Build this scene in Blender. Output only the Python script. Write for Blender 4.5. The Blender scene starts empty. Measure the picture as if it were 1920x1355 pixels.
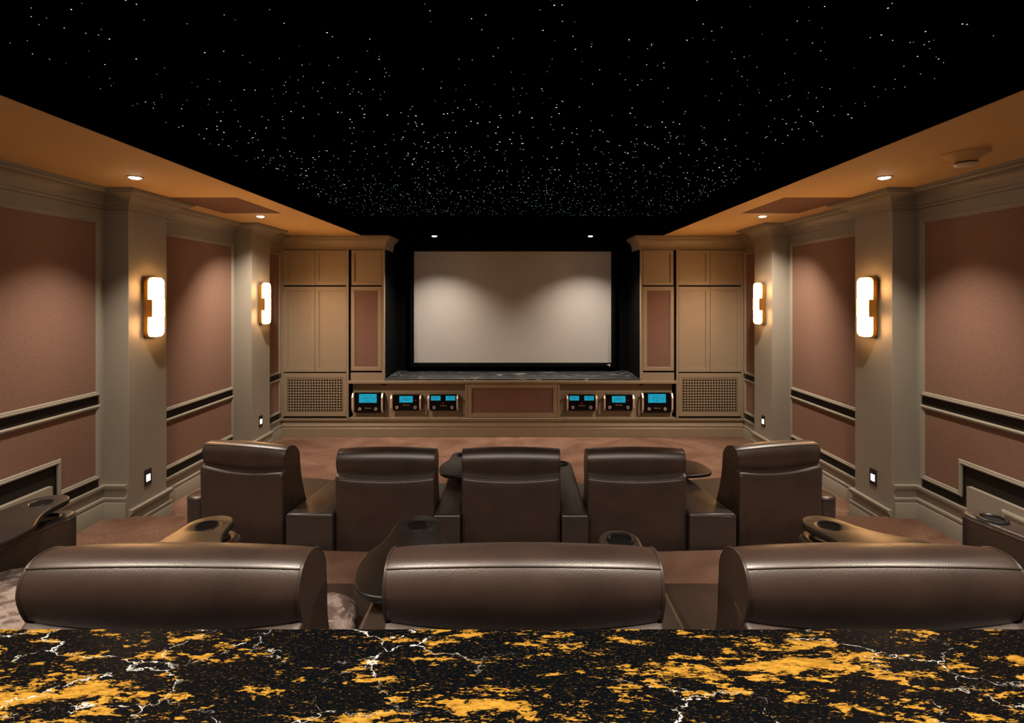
import bpy, bmesh, math, random
from mathutils import Vector, Matrix, noise
random.seed(7)
S = bpy.context.scene
COL = S.collection
R = math.radians

# ------------------------------------------------------------------ materials
def new_mat(name):
    m = bpy.data.materials.new(name); m.use_nodes = True
    nt = m.node_tree
    b = nt.nodes['Principled BSDF']
    return m, nt, b

def N(nt, kind, **kw):
    n = nt.nodes.new(kind)
    for k, v in kw.items():
        if k in n.inputs: n.inputs[k].default_value = v
        else: setattr(n, k, v)
    return n

def coords(nt, scale=(1, 1, 1), rot=(0, 0, 0), kind='Object'):
    tc = N(nt, 'ShaderNodeTexCoord'); mp = N(nt, 'ShaderNodeMapping')
    mp.inputs['Scale'].default_value = scale; mp.inputs['Rotation'].default_value = rot
    nt.links.new(tc.outputs[kind], mp.inputs['Vector'])
    return mp.outputs['Vector']

def ramp(nt, fac, stops, interp='LINEAR'):
    r = N(nt, 'ShaderNodeValToRGB'); r.color_ramp.interpolation = interp
    el = r.color_ramp.elements
    while len(el) < len(stops): el.new(0.5)
    for e, (p, c) in zip(el, stops):
        e.position = p; e.color = c if len(c) == 4 else (*c, 1)
    nt.links.new(fac, r.inputs['Fac'])
    return r.outputs['Color']

def bump(nt, b, h, strength, dist=0.002):
    bp = N(nt, 'ShaderNodeBump'); bp.inputs['Strength'].default_value = strength
    bp.inputs['Distance'].default_value = dist
    nt.links.new(h, bp.inputs['Height']); nt.links.new(bp.outputs['Normal'], b.inputs['Normal'])

def plain(name, col, rough=0.5, metal=0.0, spec=0.5, var=0.0, vs=6.0, bs=0.0, bscale=200):
    m, nt, b = new_mat(name)
    b.inputs['Base Color'].default_value = (*col, 1); b.inputs['Roughness'].default_value = rough
    b.inputs['Metallic'].default_value = metal; b.inputs['Specular IOR Level'].default_value = spec
    v = coords(nt)
    if var:
        n = N(nt, 'ShaderNodeTexNoise', Scale=vs, Detail=5.0); nt.links.new(v, n.inputs['Vector'])
        c = ramp(nt, n.outputs['Fac'], [(0.3, tuple(x * (1 - var) for x in col)), (0.7, tuple(x * (1 + var) for x in col))])
        nt.links.new(c, b.inputs['Base Color'])
    if bs:
        n2 = N(nt, 'ShaderNodeTexNoise', Scale=bscale, Detail=3.0); nt.links.new(v, n2.inputs['Vector'])
        bump(nt, b, n2.outputs['Fac'], bs)
    return m

def emit(name, col, strength, sampling=None):
    m, nt, b = new_mat(name)
    b.inputs['Base Color'].default_value = (*[x * .3 for x in col], 1)
    b.inputs['Emission Color'].default_value = (*col, 1); b.inputs['Emission Strength'].default_value = strength
    if sampling: m.cycles.emission_sampling = sampling
    return m

def weave(name, a, c, scale=420, rough=0.9):
    m, nt, b = new_mat(name)
    b.inputs['Roughness'].default_value = rough; b.inputs['Specular IOR Level'].default_value = 0.15
    v = coords(nt)
    sv = N(nt, 'ShaderNodeVectorMath', operation='MULTIPLY'); nt.links.new(v, sv.inputs[0]); sv.inputs[1].default_value = (1, 1, .35)
    n = N(nt, 'ShaderNodeTexNoise', Scale=scale, Detail=2.0); nt.links.new(sv.outputs[0], n.inputs['Vector'])
    sv2 = N(nt, 'ShaderNodeVectorMath', operation='MULTIPLY'); nt.links.new(v, sv2.inputs[0]); sv2.inputs[1].default_value = (.3, .3, 1)
    n2 = N(nt, 'ShaderNodeTexNoise', Scale=scale, Detail=2.0); nt.links.new(sv2.outputs[0], n2.inputs['Vector'])
    mx = N(nt, 'ShaderNodeMath', operation='ADD'); nt.links.new(n.outputs['Fac'], mx.inputs[0]); nt.links.new(n2.outputs['Fac'], mx.inputs[1])
    hf = N(nt, 'ShaderNodeMath', operation='MULTIPLY'); nt.links.new(mx.outputs[0], hf.inputs[0]); hf.inputs[1].default_value = .5
    nt.links.new(ramp(nt, hf.outputs[0], [(0.36, a), (0.64, c)]), b.inputs['Base Color'])
    bump(nt, b, hf.outputs[0], 0.35, 0.0015)
    return m

PAINT = plain('greige_paint', (.24, .212, .168), .5, spec=.35, bs=.04, bscale=260)
CABPAINT = plain('cabinet_paint', (.27, .208, .142), .42, spec=.4, bs=.03, bscale=300)
SOFFIT = plain('soffit_paint', (.62, .41, .19), .75, spec=.2)
FABRIC = weave('panel_fabric', (.115, .062, .044), (.25, .142, .101))
FABRIC_DARK = weave('speaker_cloth', (.12, .066, .05), (.23, .13, .1))
DARKBAND = plain('dark_recess_band', (.014, .011, .008), .6, spec=.2)  # dark brown, with the shade of a wall recess put into the colour
BLACK = plain('black_velvet', (.0025, .0025, .003), .95, spec=.05)
BLACKCEIL = plain('black_ceiling', (.0007, .0007, .0008), 1, spec=0)
GAP = plain('shadow_gap_black', (.006, .005, .004), .9, spec=.05)
TRAYMAT = plain('tray_laminate', (.008, .0066, .0058), .36, spec=.6, var=.15, vs=60, bs=.08, bscale=500)
PLASTIC = plain('black_plastic', (.008, .008, .009), .3, spec=.5)
GLOSSBLACK = plain('gloss_black_glass', (.003, .003, .004), .15, spec=.18)
CUPMAT = plain('cup_black', (.006, .006, .006), .4, spec=.25)
CHAMP = plain('champagne_metal', (.72, .55, .41), .35, metal=.35)
BRASS = plain('brass', (.62, .33, .09), .3, metal=1.0)
CHROME = plain('chrome', (.75, .73, .70), .25, metal=.4)
WHITEPL = plain('white_plastic', (.62, .55, .45), .4)
SCREENMAT = plain('screen_white', (.33, .308, .29), .8, spec=.1)
LETTER = plain('gold_lettering', (.45, .25, .1), .4)
LETTER_W = plain('silver_lettering', (.6, .6, .6), .4)
REDLED = emit('red_led', (1, .02, .03), 1.2)
LAMP = emit('downlight_lens', (1, .86, .68), 110)
STEPLAMP = emit('step_light_lens', (1, .93, .82), 6)
PIPING = plain('leather_piping', (.03, .019, .0145), .42, spec=.5)
NEEDLE = plain('meter_ink', (.0, .03, .05), .6)

def leather(name, base, rough, grain=1.0):
    m, nt, b = new_mat(name)
    b.inputs['Roughness'].default_value = rough; b.inputs['Specular IOR Level'].default_value = .85
    v = coords(nt)
    n = N(nt, 'ShaderNodeTexNoise', Scale=5.0, Detail=5.0, Roughness=.6); nt.links.new(v, n.inputs['Vector'])
    nt.links.new(ramp(nt, n.outputs['Fac'], [(.3, tuple(x * .72 for x in base)), (.7, tuple(x * 1.3 for x in base))]), b.inputs['Base Color'])
    vo = N(nt, 'ShaderNodeTexVoronoi', Scale=430.0); vo.feature = 'SMOOTH_F1'; nt.links.new(v, vo.inputs['Vector'])
    w = N(nt, 'ShaderNodeTexNoise', Scale=9.0, Detail=3.0, Distortion=.6); nt.links.new(v, w.inputs['Vector'])
    b1 = N(nt, 'ShaderNodeBump'); b1.inputs['Strength'].default_value = .012; b1.inputs['Distance'].default_value = .02
    nt.links.new(w.outputs['Fac'], b1.inputs['Height'])
    b2 = N(nt, 'ShaderNodeBump'); b2.inputs['Strength'].default_value = .15 * grain; b2.inputs['Distance'].default_value = .0015
    nt.links.new(vo.outputs['Distance'], b2.inputs['Height']); nt.links.new(b1.outputs['Normal'], b2.inputs['Normal'])
    nt.links.new(b2.outputs['Normal'], b.inputs['Normal'])
    return m
LEATHER = leather('brown_leather', (.034, .0205, .0158), .38)
LEATHER_SMOOTH = leather('brown_leather_arm', (.028, .019, .0155), .38, .6)

def carpet():
    m, nt, b = new_mat('brown_carpet')
    b.inputs['Roughness'].default_value = 1; b.inputs['Specular IOR Level'].default_value = .08
    v = coords(nt)
    n = N(nt, 'ShaderNodeTexNoise', Scale=1.7, Detail=4.0, Distortion=1.2); nt.links.new(v, n.inputs['Vector'])
    n2 = N(nt, 'ShaderNodeTexNoise', Scale=170.0, Detail=3.0, Roughness=.7); nt.links.new(v, n2.inputs['Vector'])
    c1 = ramp(nt, n.outputs['Fac'], [(.38, (.15, .081, .055)), (.62, (.235, .136, .096))])
    c2 = ramp(nt, n2.outputs['Fac'], [(.3, (.5, .47, .45)), (.7, (1.35, 1.35, 1.35))])
    mx = N(nt, 'ShaderNodeMix', data_type='RGBA', blend_type='MULTIPLY'); mx.inputs[0].default_value = 1
    nt.links.new(c1, mx.inputs[6]); nt.links.new(c2, mx.inputs[7])
    nt.links.new(mx.outputs[2], b.inputs['Base Color'])
    bump(nt, b, n2.outputs['Fac'], .9, .008)
    return m
CARPET = carpet()

def fur():
    m, nt, b = new_mat('taupe_fur')
    b.inputs['Roughness'].default_value = 1; b.inputs['Specular IOR Level'].default_value = .05
    v = coords(nt)
    n = N(nt, 'ShaderNodeTexNoise', Scale=16.0, Detail=3.0, Distortion=1.5); nt.links.new(v, n.inputs['Vector'])
    n2 = N(nt, 'ShaderNodeTexNoise', Scale=240.0, Detail=3.0); nt.links.new(v, n2.inputs['Vector'])
    nt.links.new(ramp(nt, n.outputs['Fac'], [(.42, (.12, .086, .074)), (.58, (.30, .235, .205))]), b.inputs['Base Color'])
    bump(nt, b, n2.outputs['Fac'], .9, .006)
    return m
FUR = fur()

def granite():
    m, nt, b = new_mat('black_gold_granite')
    b.inputs['Roughness'].default_value = .3; b.inputs['Specular IOR Level'].default_value = .07
    v = coords(nt, (1, 3.1, 1), (0, 0, R(3)))
    def ns(scale, detail, rough=.6, dist=0.0):
        n = N(nt, 'ShaderNodeTexNoise', Scale=scale, Detail=detail, Roughness=rough, Distortion=dist); nt.links.new(v, n.inputs['Vector']); return n.outputs['Fac']
    def lin(a, k, c):
        m_ = N(nt, 'ShaderNodeMath', operation='MULTIPLY_ADD'); nt.links.new(a, m_.inputs[0]); m_.inputs[1].default_value = k
        if isinstance(c, float): m_.inputs[2].default_value = c
        else: nt.links.new(c, m_.inputs[2])
        return m_.outputs[0]
    big, mid, small, fine = ns(3.4, 3.0, .5, .6), ns(14.0, 5.0, .6, .4), ns(44.0, 5.0, .65, .3), ns(170.0, 4.0, .7)
    t = lin(fine, .36, lin(small, .62, lin(mid, .95, lin(big, .60, -1.282))))
    gold = ramp(nt, t, [(.06, (0, 0, 0)), (.085, (1, 1, 1))])
    tone = ns(70.0, 5.0)
    gcol = ramp(nt, tone, [(.35, (.17, .085, .010)), (.65, (.40, .215, .032))])
    bcol = ramp(nt, fine, [(.45, (.0012, .0018, .0028)), (.61, (.004, .004, .004)), (.66, (.09, .047, .012)), (.73, (.28, .14, .03))])
    mx = N(nt, 'ShaderNodeMix', data_type='RGBA'); nt.links.new(gold, mx.inputs[0]); nt.links.new(bcol, mx.inputs[6]); nt.links.new(gcol, mx.inputs[7])
    # white quartz veins
    vv = coords(nt, (1, 1.7, 1), (0, 0, R(-6)))
    dist = N(nt, 'ShaderNodeTexNoise', Scale=7.0, Detail=6.0, Roughness=.65); nt.links.new(vv, dist.inputs['Vector'])
    dm = N(nt, 'ShaderNodeMix', data_type='RGBA'); dm.inputs[0].default_value = .16
    nt.links.new(vv, dm.inputs[6]); nt.links.new(dist.outputs['Color'], dm.inputs[7])
    vo = N(nt, 'ShaderNodeTexVoronoi', Scale=6.5); vo.feature = 'DISTANCE_TO_EDGE'; nt.links.new(dm.outputs[2], vo.inputs['Vector'])
    vein = ramp(nt, vo.outputs['Distance'], [(.0, (1, 1, 1)), (.004, (.8, .8, .8)), (.009, (0, 0, 0))])
    vm = N(nt, 'ShaderNodeTexNoise', Scale=3.1, Detail=2.0); nt.links.new(vv, vm.inputs['Vector'])
    vmask = ramp(nt, vm.outputs['Fac'], [(.46, (0, 0, 0)), (.56, (1, 1, 1))])
    brk = N(nt, 'ShaderNodeTexNoise', Scale=46.0, Detail=3.0); nt.links.new(vv, brk.inputs['Vector'])
    brm = ramp(nt, brk.outputs['Fac'], [(.42, (0, 0, 0)), (.56, (1, 1, 1))])
    p = N(nt, 'ShaderNodeMath', operation='MULTIPLY'); nt.links.new(vein, p.inputs[0]); nt.links.new(vmask, p.inputs[1])
    p2 = N(nt, 'ShaderNodeMath', operation='MULTIPLY'); nt.links.new(p.outputs[0], p2.inputs[0]); nt.links.new(brm, p2.inputs[1])
    mx2 = N(nt, 'ShaderNodeMix', data_type='RGBA'); nt.links.new(p2.outputs[0], mx2.inputs[0]); nt.links.new(mx.outputs[2], mx2.inputs[6]); mx2.inputs[7].default_value = (.72, .70, .66, 1)
    nt.links.new(mx2.outputs[2], b.inputs['Base Color'])
    return m
GRANITE = granite()

def dark_marble():
    m, nt, b = new_mat('black_veined_marble')
    b.inputs['Roughness'].default_value = .38
    v = coords(nt, (1, 1.6, 1))
    n = N(nt, 'ShaderNodeTexNoise', Scale=3.5, Detail=8.0, Roughness=.65, Distortion=1.6); nt.links.new(v, n.inputs['Vector'])
    nt.links.new(ramp(nt, n.outputs['Fac'], [(.45, (.02, .021, .023)), (.6, (.04, .04, .042)), (.63, (.3, .31, .31)), (.66, (.035, .035, .037))]), b.inputs['Base Color'])
    return m
DMARBLE = dark_marble()

def alabaster():
    m, nt, b = new_mat('glowing_alabaster')
    v = coords(nt)
    sep = N(nt, 'ShaderNodeSeparateXYZ'); nt.links.new(v, sep.inputs[0])
    # two bulbs inside, .092 m above and below the middle of the block
    ab = N(nt, 'ShaderNodeMath', operation='ABSOLUTE'); nt.links.new(sep.outputs['Z'], ab.inputs[0])
    sb = N(nt, 'ShaderNodeMath', operation='SUBTRACT'); nt.links.new(ab.outputs[0], sb.inputs[0]); sb.inputs[1].default_value = .15
    a2 = N(nt, 'ShaderNodeMath', operation='ABSOLUTE'); nt.links.new(sb.outputs[0], a2.inputs[0])
    n = N(nt, 'ShaderNodeTexNoise', Scale=14.0, Detail=5.0, Distortion=1.0); nt.links.new(v, n.inputs['Vector'])
    st = N(nt, 'ShaderNodeMapRange'); nt.links.new(a2.outputs[0], st.inputs['Value'])
    st.inputs['From Min'].default_value = .02; st.inputs['From Max'].default_value = .13
    st.inputs['To Min'].default_value = 1.0; st.inputs['To Max'].default_value = .22
    ml = N(nt, 'ShaderNodeMath', operation='MULTIPLY'); nt.links.new(st.outputs[0], ml.inputs[0]); nt.links.new(n.outputs['Fac'], ml.inputs[1])
    m2 = N(nt, 'ShaderNodeMath', operation='MULTIPLY'); nt.links.new(ml.outputs[0], m2.inputs[0]); m2.inputs[1].default_value = SCONCE
    nt.links.new(m2.outputs[0], b.inputs['Emission Strength'])
    b.inputs['Emission Color'].default_value = (1, .50, .18, 1)
    b.inputs['Base Color'].default_value = (.7, .5, .3, 1)
    return m
SCONCE = 118.0
ALAB = alabaster()

def meter():
    m, nt, b = new_mat('blue_meter_glass')
    v = coords(nt)
    n = N(nt, 'ShaderNodeTexNoise', Scale=35.0, Detail=2.0); nt.links.new(v, n.inputs['Vector'])
    nt.links.new(ramp(nt, n.outputs['Fac'], [(.3, (.0, .22, .36)), (.7, (.012, .32, .45))]), b.inputs['Emission Color'])
    b.inputs['Emission Strength'].default_value = 1.0
    b.inputs['Base Color'].default_value = (.0, .05, .08, 1); b.inputs['Roughness'].default_value = .3
    return m
METER = meter()
STAR = [emit('star_blue', (.45, .75, 1), 2.2, 'NONE'), emit('star_white', (.85, .92, 1), 2.4, 'NONE'), emit('star_dim', (.4, .65, .9), 1.1, 'NONE')]

# ------------------------------------------------------------------ mesh helpers
class MB:
    def __init__(s): s.bm = bmesh.new()
    def box(s, x0, x1, y0, y1, z0, z1):
        if x0 > x1: x0, x1 = x1, x0
        v = [s.bm.verts.new(p) for p in ((x0, y0, z0), (x1, y0, z0), (x1, y1, z0), (x0, y1, z0), (x0, y0, z1), (x1, y0, z1), (x1, y1, z1), (x0, y1, z1))]
        for f in ((0, 3, 2, 1), (4, 5, 6, 7), (0, 1, 5, 4), (1, 2, 6, 5), (2, 3, 7, 6), (3, 0, 4, 7)):
            s.bm.faces.new([v[i] for i in f])
        return s
    def loft(s, rings, closed=True, caps=True):
        rs = [[s.bm.verts.new(p) for p in r] for r in rings]
        n = len(rs[0])
        for a, b in zip(rs[:-1], rs[1:]):
            for i in range(n if closed else n - 1):
                j = (i + 1) % n
                s.bm.faces.new((a[i], a[j], b[j], b[i]))
        if caps and closed:
            s.bm.faces.new(list(reversed(rs[0]))); s.bm.faces.new(rs[-1])
        return s
    def prism_z(s, poly, z0, z1):
        return s.loft([[(x, y, z0) for x, y in poly], [(x, y, z1) for x, y in poly]])
    def prism_x(s, poly, x0, x1):
        return s.loft([[(x0, y, z) for y, z in poly], [(x1, y, z) for y, z in poly]])
    def tube(s, path, r, seg=8, cyclic=False):
        P = [Vector(p) for p in path]; n = len(P); rings = []
        for i, p in enumerate(P):
            a = P[(i - 1) % n] if (cyclic or i > 0) else p
            b = P[(i + 1) % n] if (cyclic or i < n - 1) else p
            d = (b - a).normalized()
            u = d.cross(Vector((0, 0, 1)))
            if u.length < .2: u = d.cross(Vector((1, 0, 0)))
            u.normalize(); w = d.cross(u)
            if rings:   # keep rings aligned
                pu = rings[-1][1]
                u = (pu - d * pu.dot(d)).normalized(); w = d.cross(u)
            rings.append(([p + (u * math.cos(t) + w * math.sin(t)) * r for t in [2 * math.pi * k / seg for k in range(seg)]], u))
        rr = [x[0] for x in rings]
        if cyclic:
            vs = [[s.bm.verts.new(p) for p in r_] for r_ in rr]
            for i in range(n):
                a, b = vs[i], vs[(i + 1) % n]
                if i == n - 1:   # best match to close
                    k0 = min(range(seg), key=lambda k: (b[k].co - a[0].co).length); b = b[k0:] + b[:k0]
                for k in range(seg):
                    s.bm.faces.new((a[k], a[(k + 1) % seg], b[(k + 1) % seg], b[k]))
            return s
        return s.loft(rr)
    def lathe(s, prof, c=(0, 0, 0), axis='z', seg=32, cap=True):
        rings = []
        for r, h in prof:
            ring = []
            for k in range(seg):
                t = 2 * math.pi * k / seg; a, b = r * math.cos(t), r * math.sin(t)
                if axis == 'z': q = (a, b, h)
                elif axis == 'y': q = (a, h, b)
                else: q = (h, a, b)
                ring.append((c[0] + q[0], c[1] + q[1], c[2] + q[2]))
            rings.append(ring)
        return s.loft(rings, caps=cap)
    def sweep(s, path, prof, side=1, flip=1):
        """path: plan points; prof: (out, z); side +1 = out is to the right of the path."""
        n = len(path); rings = []
        for i in range(n):
            p = Vector(path[i])
            def nrm(a, b):
                d = (Vector(b) - Vector(a)).normalized(); return Vector((d.y, -d.x)) * side
            if i == 0: m = nrm(path[0], path[1])
            elif i == n - 1: m = nrm(path[-2], path[-1])
            else:
                a, b = nrm(path[i - 1], path[i]), nrm(path[i], path[i + 1])
                m = (a + b) / (1 + a.dot(b))
            rings.append([(p.x + m.x * o, p.y + m.y * o, z) for o, z in prof])
        return s.loft(rings)
    def build(s, name, mat, parent=None, smooth=35, bevel=0, seg=2, loc=None, merge=False):
        if merge: bmesh.ops.remove_doubles(s.bm, verts=s.bm.verts, dist=1e-5)
        bmesh.ops.recalc_face_normals(s.bm, faces=s.bm.faces)
        me = bpy.data.meshes.new(name); s.bm.to_mesh(me); s.bm.free()
        return link(name, me, mat, parent, smooth, bevel, seg, loc)

def link(name, me, mat, parent=None, smooth=35, bevel=0, seg=2, loc=None):
    me.materials.clear(); me.materials.append(mat)
    if smooth:
        for p in me.polygons: p.use_smooth = True
        me.set_sharp_from_angle(angle=R(smooth))
    o = bpy.data.objects.new(name, me); COL.objects.link(o)
    if parent: o.parent = parent
    if loc: o.location = loc
    if bevel:
        b = o.modifiers.new('edge', 'BEVEL'); b.width = bevel; b.segments = seg; b.limit_method = 'ANGLE'; b.angle_limit = R(40)
    return o

def plate(name, outlines, z0, z1, mat, parent=None, bevel=.004, loc=None, smooth=40):
    """a solid plate from closed plan outlines (later ones are holes) with rounded edges"""
    cu = bpy.data.curves.new(name, 'CURVE'); cu.dimensions = '2D'; cu.fill_mode = 'BOTH'
    cu.extrude = (z1 - z0) / 2 - bevel; cu.bevel_depth = bevel; cu.bevel_resolution = 2; cu.offset = -bevel
    for o in outlines:
        sp = cu.splines.new('POLY'); sp.points.add(len(o) - 1); sp.use_cyclic_u = True
        for p, q in zip(sp.points, o): p.co = (q[0], q[1], 0, 1)
    tmp = bpy.data.objects.new('tmp', cu); COL.objects.link(tmp)
    dg = bpy.context.evaluated_depsgraph_get(); dg.update()
    me = bpy.data.meshes.new_from_object(tmp.evaluated_get(dg))
    bpy.data.objects.remove(tmp); bpy.data.curves.remove(cu)
    me.transform(Matrix.Translation((0, 0, (z0 + z1) / 2)))
    bm = bmesh.new(); bm.from_mesh(me); bmesh.ops.remove_doubles(bm, verts=bm.verts, dist=1e-5)
    bmesh.ops.recalc_face_normals(bm, faces=bm.faces); bm.to_mesh(me); bm.free()
    return link(name, me, mat, parent, smooth, 0, 2, loc)

def text_mesh(name, cu, mat):
    tmp = bpy.data.objects.new('tmp', cu); COL.objects.link(tmp)
    dg = bpy.context.evaluated_depsgraph_get(); dg.update()
    me = bpy.data.meshes.new_from_object(tmp.evaluated_get(dg))
    bpy.data.objects.remove(tmp); bpy.data.curves.remove(cu)
    return link(name, me, mat, None, 0)
def tag(o, label, cat, group=None, kind=None):
    o['label'] = label; o['category'] = cat
    if group: o['group'] = group
    if kind: o['kind'] = kind
    return o
def empty(name, loc, rz, label, cat, group=None):
    o = bpy.data.objects.new(name, None); COL.objects.link(o); o.empty_display_size = .1
    o.location = loc; o.rotation_euler = (0, 0, rz)
    return tag(o, label, cat, group)
def struct(o, label=None):
    o['kind'] = 'structure'
    if label: o['label'] = label
    return o
def dup(root, loc, rz, label, group=None):
    def cp(o, par):
        c = o.copy(); COL.objects.link(c); c.parent = par
        for ch in list(o.children): cp(ch, c)
        return c
    r = cp(root, None); r.location = loc; r.rotation_euler = (0, 0, rz); r['label'] = label
    if group: r['group'] = group
    return r
def circle(cx, cy, r, n=32): return [(cx + r * math.cos(2 * math.pi * k / n), cy + r * math.sin(2 * math.pi * k / n)) for k in range(n)]
def arc(cx, cy, r, a0, a1, n=10): return [(cx + r * math.cos(R(a0 + (a1 - a0) * k / n)), cy + r * math.sin(R(a0 + (a1 - a0) * k / n))) for k in range(n + 1)]
def smoothloop(pts, sub=6):
    out = []; n = len(pts)
    for i in range(n):
        p0, p1, p2, p3 = [Vector(pts[(i + k) % n]) for k in (-1, 0, 1, 2)]
        for k in range(sub):
            t = k / sub
            out.append(tuple(.5 * ((2 * p1) + (p2 - p0) * t + (2 * p0 - 5 * p1 + 4 * p2 - p3) * t * t + (3 * p1 - p0 - 3 * p2 + p3) * t ** 3)))
    return out

# ------------------------------------------------------------------ room shell (metres; Y runs towards the screen)
W, CI = 3.10, 2.91            # half widths at the wall and at the column faces
FL, P1, P2 = .02, .22, .40    # floor, aisle step, seating platform
SZ, SE, STZ = 2.70, 2.00, 2.89
CAB, YB = 6.857, -1.6
COLS = ((3.90, 4.33), (5.72, 6.15))

struct(MB().box(-3.4, 3.4, YB - .2, 7.9, -.2, FL).build('floor', CARPET, smooth=0), 'brown carpeted floor in front of the cabinets')
rim = [(-2.2, 3.17), (-1.75, 3.10), (-1.2, 3.055), (-.8, 3.035), (.8, 3.035), (1.2, 3.055), (1.75, 3.10), (2.2, 3.17)]
poly = [(-2.60, YB)] + [(-2.36, 2.4)] + rim + [(2.36, 2.4), (2.60, YB)]
struct(plate('platform', [poly], FL, P2, CARPET, bevel=.03, smooth=60), 'brown carpeted platform under the rear row')
for sx, nm in ((-1, 'left'), (1, 'right')):
    pl = [(sx * x, y) for x, y in ((3.12, YB), (3.12, 3.93), (2.42, 3.93), (2.25, 3.1), (2.35, 2.4), (2.55, YB))]
    struct(plate('aisle_step', [pl], FL, P1, CARPET, bevel=.02, smooth=60), f'carpeted aisle step along the {nm} wall')
    struct(MB().box(sx * W, sx * 3.4, YB, 7.9, -.1, 3.1).build('wall_' + nm, PAINT, smooth=0))
    for k, (y0, y1) in enumerate(COLS):
        struct(MB().box(sx * CI, sx * (W + .02), y0, y1, -.02, SZ + .01).build('column', PAINT, smooth=0, bevel=.004), f'greige wall column, {("rear", "front")[k]} one on the {nm}')
    struct(MB().box(sx * SE, sx * 3.3, YB, CAB + .6, SZ, SZ + .3).build('soffit', SOFFIT, smooth=0), f'lowered ceiling border along the {nm} wall')
    # black inner face of the raised ceiling
    struct(MB().box(sx * (SE - .004), sx * (SE + .006), 1.1, 6.36, SZ + .001, STZ + .02).build('trim_1', BLACKCEIL, smooth=0))
struct(MB().box(-SE - .3, SE + .3, YB, 6.6, STZ, STZ + .1).build('ceiling', BLACKCEIL, smooth=0), 'black star ceiling')
struct(MB().box(-SE, SE, 6.36, 7.9, SZ, STZ + .05).build('ceiling', BLACKCEIL, smooth=0), 'black ceiling above the screen')
struct(MB().box(-SE, SE, YB, 1.1, SZ, STZ + .05).build('soffit', SOFFIT, smooth=0), 'lowered ceiling border above the bar')
struct(MB().box(-3.4, 3.4, YB - .2, YB, -.1, 3.1).build('wall_rear', PAINT, smooth=0))
struct(MB().box(-3.4, 3.4, 7.62, 7.9, -.1, 3.1).build('wall_front', BLACK, smooth=0))
for sx, nm in ((-1, 'left'), (1, 'right')):
    struct(MB().box(sx * 1.712, sx * 1.76, CAB + .03, 7.62, .70, SZ).build('wall_alcove_' + nm, BLACK, smooth=0))

# cornices and skirtings
def cornice(z0, h, d):
    k = h / .123; e = d / .1
    pts = [(0, 0), (.008, 0), (.008, .018), (.016, .022)]
    pts += [(.016 + .066 * (1 - math.cos(R(a))), .024 + .068 * math.sin(R(a))) for a in range(10, 91, 16)]
    pts += [(.088, .098), (.088, .104), (.1, .106), (.1, .123), (0, .123)]
    return [(o * e, z0 + z * k) for o, z in pts]
def skirting(z0, h=.25, e=1.0):
    k = h / .25
    pts = [(0, 0), (.03, 0), (.03, .112), (.026, .122), (.021, .127), (.021, .132), (.029, .136), (.029, .152), (.020, .158), (.013, .172), (.011, .196), (.018, .206), (.020, .214), (.032, .222), (.035, .232), (.035, .25), (0, .25)]
    return [(o * e, z0 + z * k) for o, z in pts]
for sx, nm in ((-1, 'left'), (1, 'right')):
    path = [(W, YB), (W, 3.90), (CI, 3.90), (CI, 4.33), (W, 4.33), (W, 5.72), (CI, 5.72), (CI, 6.15), (W, 6.15), (W, CAB)]
    path = [(sx * x, y) for x, y in path]
    struct(MB().sweep(path, cornice(2.562, .138, .15), side=-sx).build('trim_2', PAINT, smooth=25), f'cornice along the {nm} wall')
    struct(MB().sweep(path[:3], skirting(P1), side=-sx).build('baseboard_' + nm, PAINT, smooth=25), 'skirting above the aisle step')
    struct(MB().sweep(path[2:], skirting(FL), side=-sx).build('baseboard_' + nm, PAINT, smooth=25), 'skirting above the floor')
    cpath = [(sx * x, y) for x, y in ((3.1, CAB), (1.71, CAB), (1.71, 7.3))]
    struct(MB().sweep(cpath, cornice(2.522, .178, .085), side=-sx).build('trim_3', CABPAINT, smooth=25), 'cornice above the cabinets')

# ------------------------------------------------------------------ wall panels
def frame_x(X, sx, poly, wd, prd, mb):
    """moulding around a closed (y,z) outline on a wall at X, standing prd off it"""
    n = len(poly)
    area = sum(poly[i][0] * poly[(i + 1) % n][1] - poly[(i + 1) % n][0] * poly[i][1] for i in range(n))
    sg = 1 if area > 0 else -1
    prof = [(0, 0), (0, prd * .7), (wd * .2, prd), (wd * .45, prd), (wd * .55, prd * .72), (wd * .8, prd * .72), (wd, prd * .4), (wd, 0)]
    rings = []
    for i in range(n):
        p, a, b = Vector(poly[i]), Vector(poly[i - 1]), Vector(poly[(i + 1) % n])
        d1, d2 = (p - a).normalized(), (b - p).normalized()
        n1, n2 = Vector((-d1.y, d1.x)) * sg, Vector((-d2.y, d2.x)) * sg
        m = (n1 + n2) / (1 + n1.dot(n2))
        rings.append([(X - sx * h, p.x + m.x * o, p.y + m.y * o) for o, h in prof])
    vs = [[mb.bm.verts.new(q) for q in r_] for r_ in rings]
    k = len(prof)
    for i in range(n):
        a, b = vs[i], vs[(i + 1) % n]
        for j in range(k):
            mb.bm.faces.new((a[j], a[(j + 1) % k], b[(j + 1) % k], b[j]))
    return mb
def slab_x(mb, X, sx, poly, t):
    return mb.loft([[(X, y, z) for y, z in poly], [(X - sx * t, y, z) for y, z in poly]])
def rect(y0, y1, z0, z1): return [(y0, z0), (y1, z0), (y1, z1), (y0, z1)]
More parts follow.
